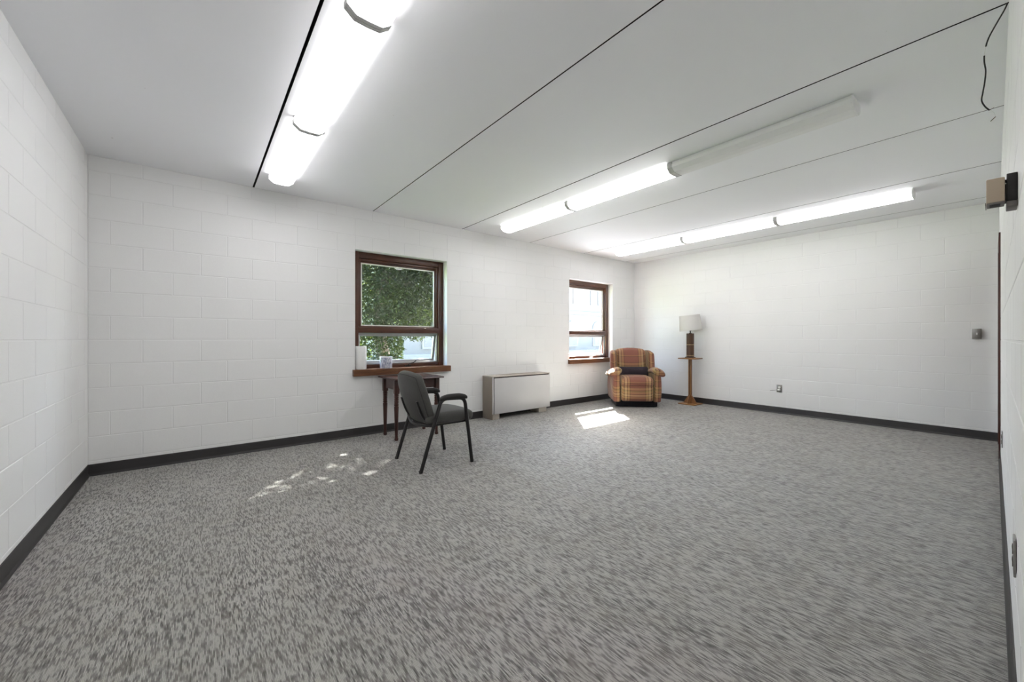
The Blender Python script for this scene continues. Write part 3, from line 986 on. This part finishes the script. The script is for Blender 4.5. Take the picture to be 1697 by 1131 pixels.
# ------------------------------------------------------------------ things on the window sill
ZS = .7853
pr = thing('paper_towel_roll', 'white paper towel roll standing on the left window sill', 'paper towel', (1.522, YB + .03, ZS))
bm = bmesh.new(); lathe(bm, [(.021, 0), (.060, 0), (.062, .003), (.062, .272), (.060, .275), (.021, .275), (.021, 0)], 36, cap=False)
roll = auto_smooth(finish(bm, 'paper_layers', M['paper'], pr))
bm = bmesh.new(); lathe(bm, [(.019, .0005), (.0208, .0005), (.0208, .276), (.019, .276), (.019, .0005)], 24, cap=False)
auto_smooth(finish(bm, 'core', M['card'], pr))
bm = bmesh.new(); box(bm, .0622, .0632, -.002, .012, .003, .272)
bm.transform(Matrix.Rotation(R(-70), 4, 'Z'))
finish(bm, 'loose_edge', M['paper'], roll)

po = thing('flower_pot', 'white pot streaked with blue grey standing on the left window sill', 'pot', (1.831, YB + .042, ZS))
bm = bmesh.new(); lathe(bm, [(0, 0), (.069, 0), (.0715, .004), (.0755, .128), (.0755, .1285)], 40, cap=False)
auto_smooth(finish(bm, 'body', M['pot'], po))
bm = bmesh.new(); lathe(bm, [(.0755, .1285), (.0775, .131), (.0775, .139), (.0755, .141), (.070, .141), (.069, .118), (0, .116)], 40, cap=False)
rim = auto_smooth(finish(bm, 'rim', M['pot_rim'], po))
bm = bmesh.new(); lathe(bm, [(.0685, .117), (.05, .121), (0, .123)], 24, cap=False)
auto_smooth(finish(bm, 'soil', M['soil'], po))

# ------------------------------------------------------------------ plates on the walls
def screw(parent, x, y, z, rot=None):
    bm = bmesh.new(); lathe(bm, [(0, 0), (.0032, 0), (.0026, .0012), (0, .0014)], 10)
    bm.transform(Matrix.Translation((x, y, z)) @ Matrix.Rotation(R(90), 4, 'X'))
    finish(bm, 'screw', M['steel'], parent)
# local -y = out of the wall
sw = thing('light_switch', 'steel light switch box on the right wall near the far corner door', 'switch', (XR, .232, 1.206), R(-90))
boxo('box', (-.033, .033, -.030, -.001, -.054, .054), M['dark_steel'], sw, .003)
boxo('cover_plate', (-.036, .036, -.034, -.030, -.058, .058), M['steel'], sw, .002)
tg = boxo('toggle_surround', (-.006, .006, -.0355, -.034, -.013, .013), M['white_plastic'], sw)
bm = bmesh.new(); box(bm, -.004, .004, -.048, -.0355, -.004, .006, .001); finish(bm, 'toggle', M['white_plastic'], sw)
screw(sw, 0, -.034, .03); screw(sw, 0, -.034, -.03)

def outlet(name, label, loc, rz, dark, plug=False):
    t = thing(name, label, 'outlet', loc, rz)
    boxo('cover_plate', (-.036, .036, -.006, -.0008, -.058, .058), M['steel'], t, .002)
    for zc in (-.02, .02):
        bm = bmesh.new()
        lathe(bm, [(0, 0), (.0165, 0), (.0160, .002), (0, .002)], 20)
        bm.transform(Matrix.Translation((0, -.006, zc)) @ Matrix.Rotation(R(90), 4, 'X'))
        rc = finish(bm, 'receptacle', M['dark_steel'] if dark else M['white_plastic'], t)
        for sx in (-.006, .006):
            boxo('slot', (sx - .001, sx + .001, -.0084, -.0079, zc + .001, zc + .010), M['slot'], rc)
    screw(t, 0, -.006, 0)
    if plug:
        bm = bmesh.new(); cushion(bm, (-.004, -.026, -.02), (.014, .018, .012), .006, n=5)
        p = auto_smooth(finish(bm, 'plug', M['white_plastic'], t))
        bm = bmesh.new()
        tube(bm, fillet([(-.004, -.042, -.022), (-.02, -.06, -.02), (-.06, -.05, -.03), (-.12, -.02, -.042)], .02, 4), .0026, 6)
        finish(bm, 'cord_stub', M['dark_steel'], p)
    return t
outlet('wall_outlet', 'steel wall outlet with a plug in it, low on the wall right of the lamp', (XR, 2.20, .383), R(-90), False, True)
frz = math.atan2(FS, 1) + math.pi
p = Vector((0, YF0, 0)) + fdir * 4.66 + fn_ * .0004
outlet('wall_outlet', 'small steel outlet seen edge-on near the far right corner', (p.x, p.y, .405), frz, True)
p = Vector((0, YF0, 0)) + fdir * 2.045 + fn_ * .0004
outlet('wall_outlet', 'steel outlet seen edge-on above the baseboard at the lower right edge', (p.x, p.y, .457), frz, True)

# beige control box on the front wall
p = Vector((0, YF0, 0)) + fdir * 1.915
cb = thing('control_box', 'small beige metal control box on a black mount, high on the right edge wall', 'control box', (p.x, p.y, 1.598), math.atan2(FS, 1))
boxo('mount', (-.024, .05, .0008, .0215, -.036, .046), M['black_metal'], cb, .002)
boxo('mount_skirt', (-.026, .05, .001, .0222, -.053, -.0365), M['dark_steel'], cb, .002)
cv = boxo('cover', (-.035, .035, .0245, .0605, -.036, .036), M['beige'], cb, .003)
bt = boxo('bottom_rim', (-.0335, .035, .0255, .0595, -.0385, -.0361), M['dark_steel'], cb)
boxo('slot', (-.012, .022, .033, .054, -.0395, -.0386), M['slot'], bt)
boxo('flange', (-.033, .033, .0605, .0625, -.042, -.034), M['dark_steel'], cb)
boxo('clip', (-.018, -.006, .0216, .0244, .022, .030), M['black_metal'], cb)
boxo('spacer', (-.014, .03, .0216, .0244, -.032, .018), M['black_metal'], cb)

# cable dangling from the ceiling joint at the right edge
cbx = thing('dangling_wire', 'black wire hanging from the ceiling joint at the upper right edge', 'wire', (2.905, yf(2.905) + .004, H))
# fourth number: distance out of the wall, measured along the room's depth
wp = [(0, 0, 0), (-.004, .012, -.03), (-.01, .035, -.075), (-.012, .065, -.135), (-.012, .078, -.19), (-.010, .080, -.235), (-.010, .075, -.28),
      (-.010, .078, -.33), (-.010, .085, -.38), (-.008, .089, -.415), (-.004, .078, -.445), (.0, .062, -.468)]
def smooth_pts(pts, it=4):
    P = [Vector(p) for p in pts]; out = []
    for i in range(len(P) - 1):
        a, b, c, d = P[max(i - 1, 0)], P[i], P[i + 1], P[min(i + 2, len(P) - 1)]
        for k in range(it):
            t = k / it
            out.append(.5 * ((2 * b) + (c - a) * t + (2 * a - 5 * b + 4 * c - d) * t * t + (3 * b - a - 3 * c + d) * t ** 3))
    out.append(P[-1]); return out
sp = smooth_pts([(a_, b_ * .86, c_) for a_, b_, c_ in wp], 5)
bm = bmesh.new(); tube(bm, sp[:19], .0030, 7); auto_smooth(finish(bm, 'cable', M['wire'], cbx), 60)
bm = bmesh.new(); tube(bm, sp[18:23], .0012, 6); finish(bm, 'bare_core', M['white_plastic'], cbx)
bm = bmesh.new(); tube(bm, sp[22:], .0028, 7); auto_smooth(finish(bm, 'cable', M['wire'], cbx), 60)
e = sp[-1]
bm = bmesh.new(); tube(bm, [e, e + Vector((.004, -.014, .009))], .0009, 5); finish(bm, 'bare_core', M['dark_steel'], cbx)
bm = bmesh.new(); tube(bm, smooth_pts([e, e + Vector((.004, -.012, -.012)), e + Vector((.006, -.018, -.036))], 4), .0006, 5); finish(bm, 'bare_core', M['white_plastic'], cbx)
bm = bmesh.new(); tube(bm, [e + Vector((.006, -.018, -.036)), e + Vector((.004, -.003, -.052))], .0018, 6); finish(bm, 'wire_tip', M['dark_steel'], cbx)

# ------------------------------------------------------------------ outside: ground, tree, white building
GZ = -.35
boxo('lawn', (-30, 60, YO + .002, 70, GZ - .2, GZ), M['grass'])
tag(bpy.data.objects['lawn'], 'green lawn outside the windows', 'lawn', kind='structure')
dv = boxo('bounce_ground', (4.4, 40, YO + .1, 17.5, GZ + .001, GZ + .03), M['bounce_pale'])  # pale slab added to bounce sunlight in through the windows
tag(dv, 'pale ground added outside to bounce sunlight up to the ceiling', 'bounce_ground', kind='structure')

rt = random.Random(11)
tr = thing('tree', 'leafy green tree filling the left window', 'tree', (3.45, 9.3, GZ))
bm = bmesh.new()
tube(bm, smooth_pts([(0, 0, -.02), (.05, .02, .8), (-.05, .1, 2.0), (.1, .1, 3.6), (.2, .0, 5.4)], 4), [.20 - .0085 * k for k in range(17)], 12)
auto_smooth(finish(bm, 'trunk', M['bark'], tr), 60)
cl = []                                   # leaf cluster centres (local)
for k in range(26):
    a = rt.uniform(0, 2 * math.pi); z0 = rt.uniform(1.9, 5.0)
    L = rt.uniform(1.3, 2.3) * (1 if z0 < 4 else .75)
    p0 = Vector((.05, .06, z0)); p3 = p0 + Vector((.5 + math.cos(a) * L, math.sin(a) * L * .8, rt.uniform(-.1, 1.1)))
    pm = (p0 + p3) / 2 + Vector((0, 0, .25))
    pts = smooth_pts([p0, pm, p3], 5)
    bm = bmesh.new(); tube(bm, pts, [.05 * (1 - .08 * i) for i in range(len(pts))], 7)
    auto_smooth(finish(bm, 'branch', M['bark'], tr), 60)
    for i in range(3, len(pts)): cl.append(pts[i])
for k in range(1330):
    while True:
        v = Vector((rt.uniform(-1, 1), rt.uniform(-1, 1), rt.uniform(-1, 1)))
        if v.length < 1: break
    cl.append(Vector((1.1 + v.x * 3.1, v.y * 2.3, 5.7 + v.z * 5.5)))
# dense low skirt on the side that faces the window
for k in range(240):
    cl.append(Vector((rt.uniform(-1.9, 2.4), rt.uniform(-1.6, 1.4), rt.uniform(.5, 3.6))))
verts, faces = [], []
for c in cl:
    if c.z < .45: continue
    for j in range(62):
        d = Vector((rt.gauss(0, 1), rt.gauss(0, 1), rt.gauss(0, .8))) * .24
        p = c + d
        # keep the lower right corner of the view open towards the white building
        if p.x > .50 + .43 * p.y and p.z < 1.55 + .12 * math.sin(p.x * 9): continue
        L = rt.uniform(.06, .11); wl = L * rt.uniform(.5, .7)
        q = Matrix.Rotation(rt.uniform(0, 6.28), 3, 'Z') @ Matrix.Rotation(rt.uniform(-1.0, 1.0), 3, 'X') @ Matrix.Rotation(rt.uniform(-.6, .6), 3, 'Y')
        i0 = len(verts)
        for u, vv, h in ((0, 0, 0), (wl / 2, L * .45, .012), (0, L, -.01), (-wl / 2, L * .45, .012)):
            verts.append(p + q @ Vector((u, vv, h)))
        faces.append((i0, i0 + 1, i0 + 2)); faces.append((i0, i0 + 2, i0 + 3))
me = bpy.data.meshes.new('foliage')
me.from_pydata([tuple(v) for v in verts], [], faces)
me.materials.append(M['leaf'])
fo = bpy.data.objects.new('foliage', me); C.objects.link(fo); fo.parent = tr
fo['kind'] = 'stuff'

bd = thing('white_building', 'pale white building with arched windows seen through the right window', 'building', (8.15, 19.0, GZ))
BX, BHt = 26.0, 6.6
boxo('wall', (0, BX, 0, 8, 0, BHt), M['stucco'], bd)
bm = bmesh.new()
prism(bm, [(-.4, BHt), (8.4, BHt), (8.4, BHt + .25), (4, BHt + 2.4), (-.4, BHt + .25)], lambda y, z, x: (x, y, z), -.3, BX + .3)
finish(bm, 'roof', M['roof'], bd)
boxo('cornice', (-.05, BX + .05, -.12, -.001, 3.2, 3.42), M['trim_white'], bd, .02)
boxo('plinth', (-.03, BX + .03, -.08, -.001, 0, .7), M['trim_white'], bd, .02)
def arch(wd, z0, z1, seg=12):
    P = [(-wd, z0), (wd, z0)]
    for k in range(seg + 1):
        a = math.pi * k / seg
        P.append((wd * math.cos(a), z1 - wd + wd * math.sin(a)))
    return P
for k in range(9):
    for dx in (-.42, .42):
        xc = 1.5 + k * 2.7 + dx
        bm = bmesh.new(); prism(bm, arch(.36, 3.95, 5.6), lambda x, z, y: (xc + x, y, z), -.07, -.001)
        fr = finish(bm, 'window_surround', M['trim_white'], bd)
        bm = bmesh.new(); prism(bm, arch(.27, 4.05, 5.5), lambda x, z, y: (xc + x, y, z), -.09, -.071)
        finish(bm, 'pane', M['far_glass'], fr)
    xc = 1.5 + k * 2.7
    bm = bmesh.new(); prism(bm, arch(.55, .95, 2.75), lambda x, z, y: (xc + x, y, z), -.07, -.001)
    fr = finish(bm, 'window_surround', M['trim_white'], bd)
    bm = bmesh.new(); prism(bm, arch(.43, 1.05, 2.62), lambda x, z, y: (xc + x, y, z), -.09, -.071)
    finish(bm, 'pane', M['far_glass'], fr)
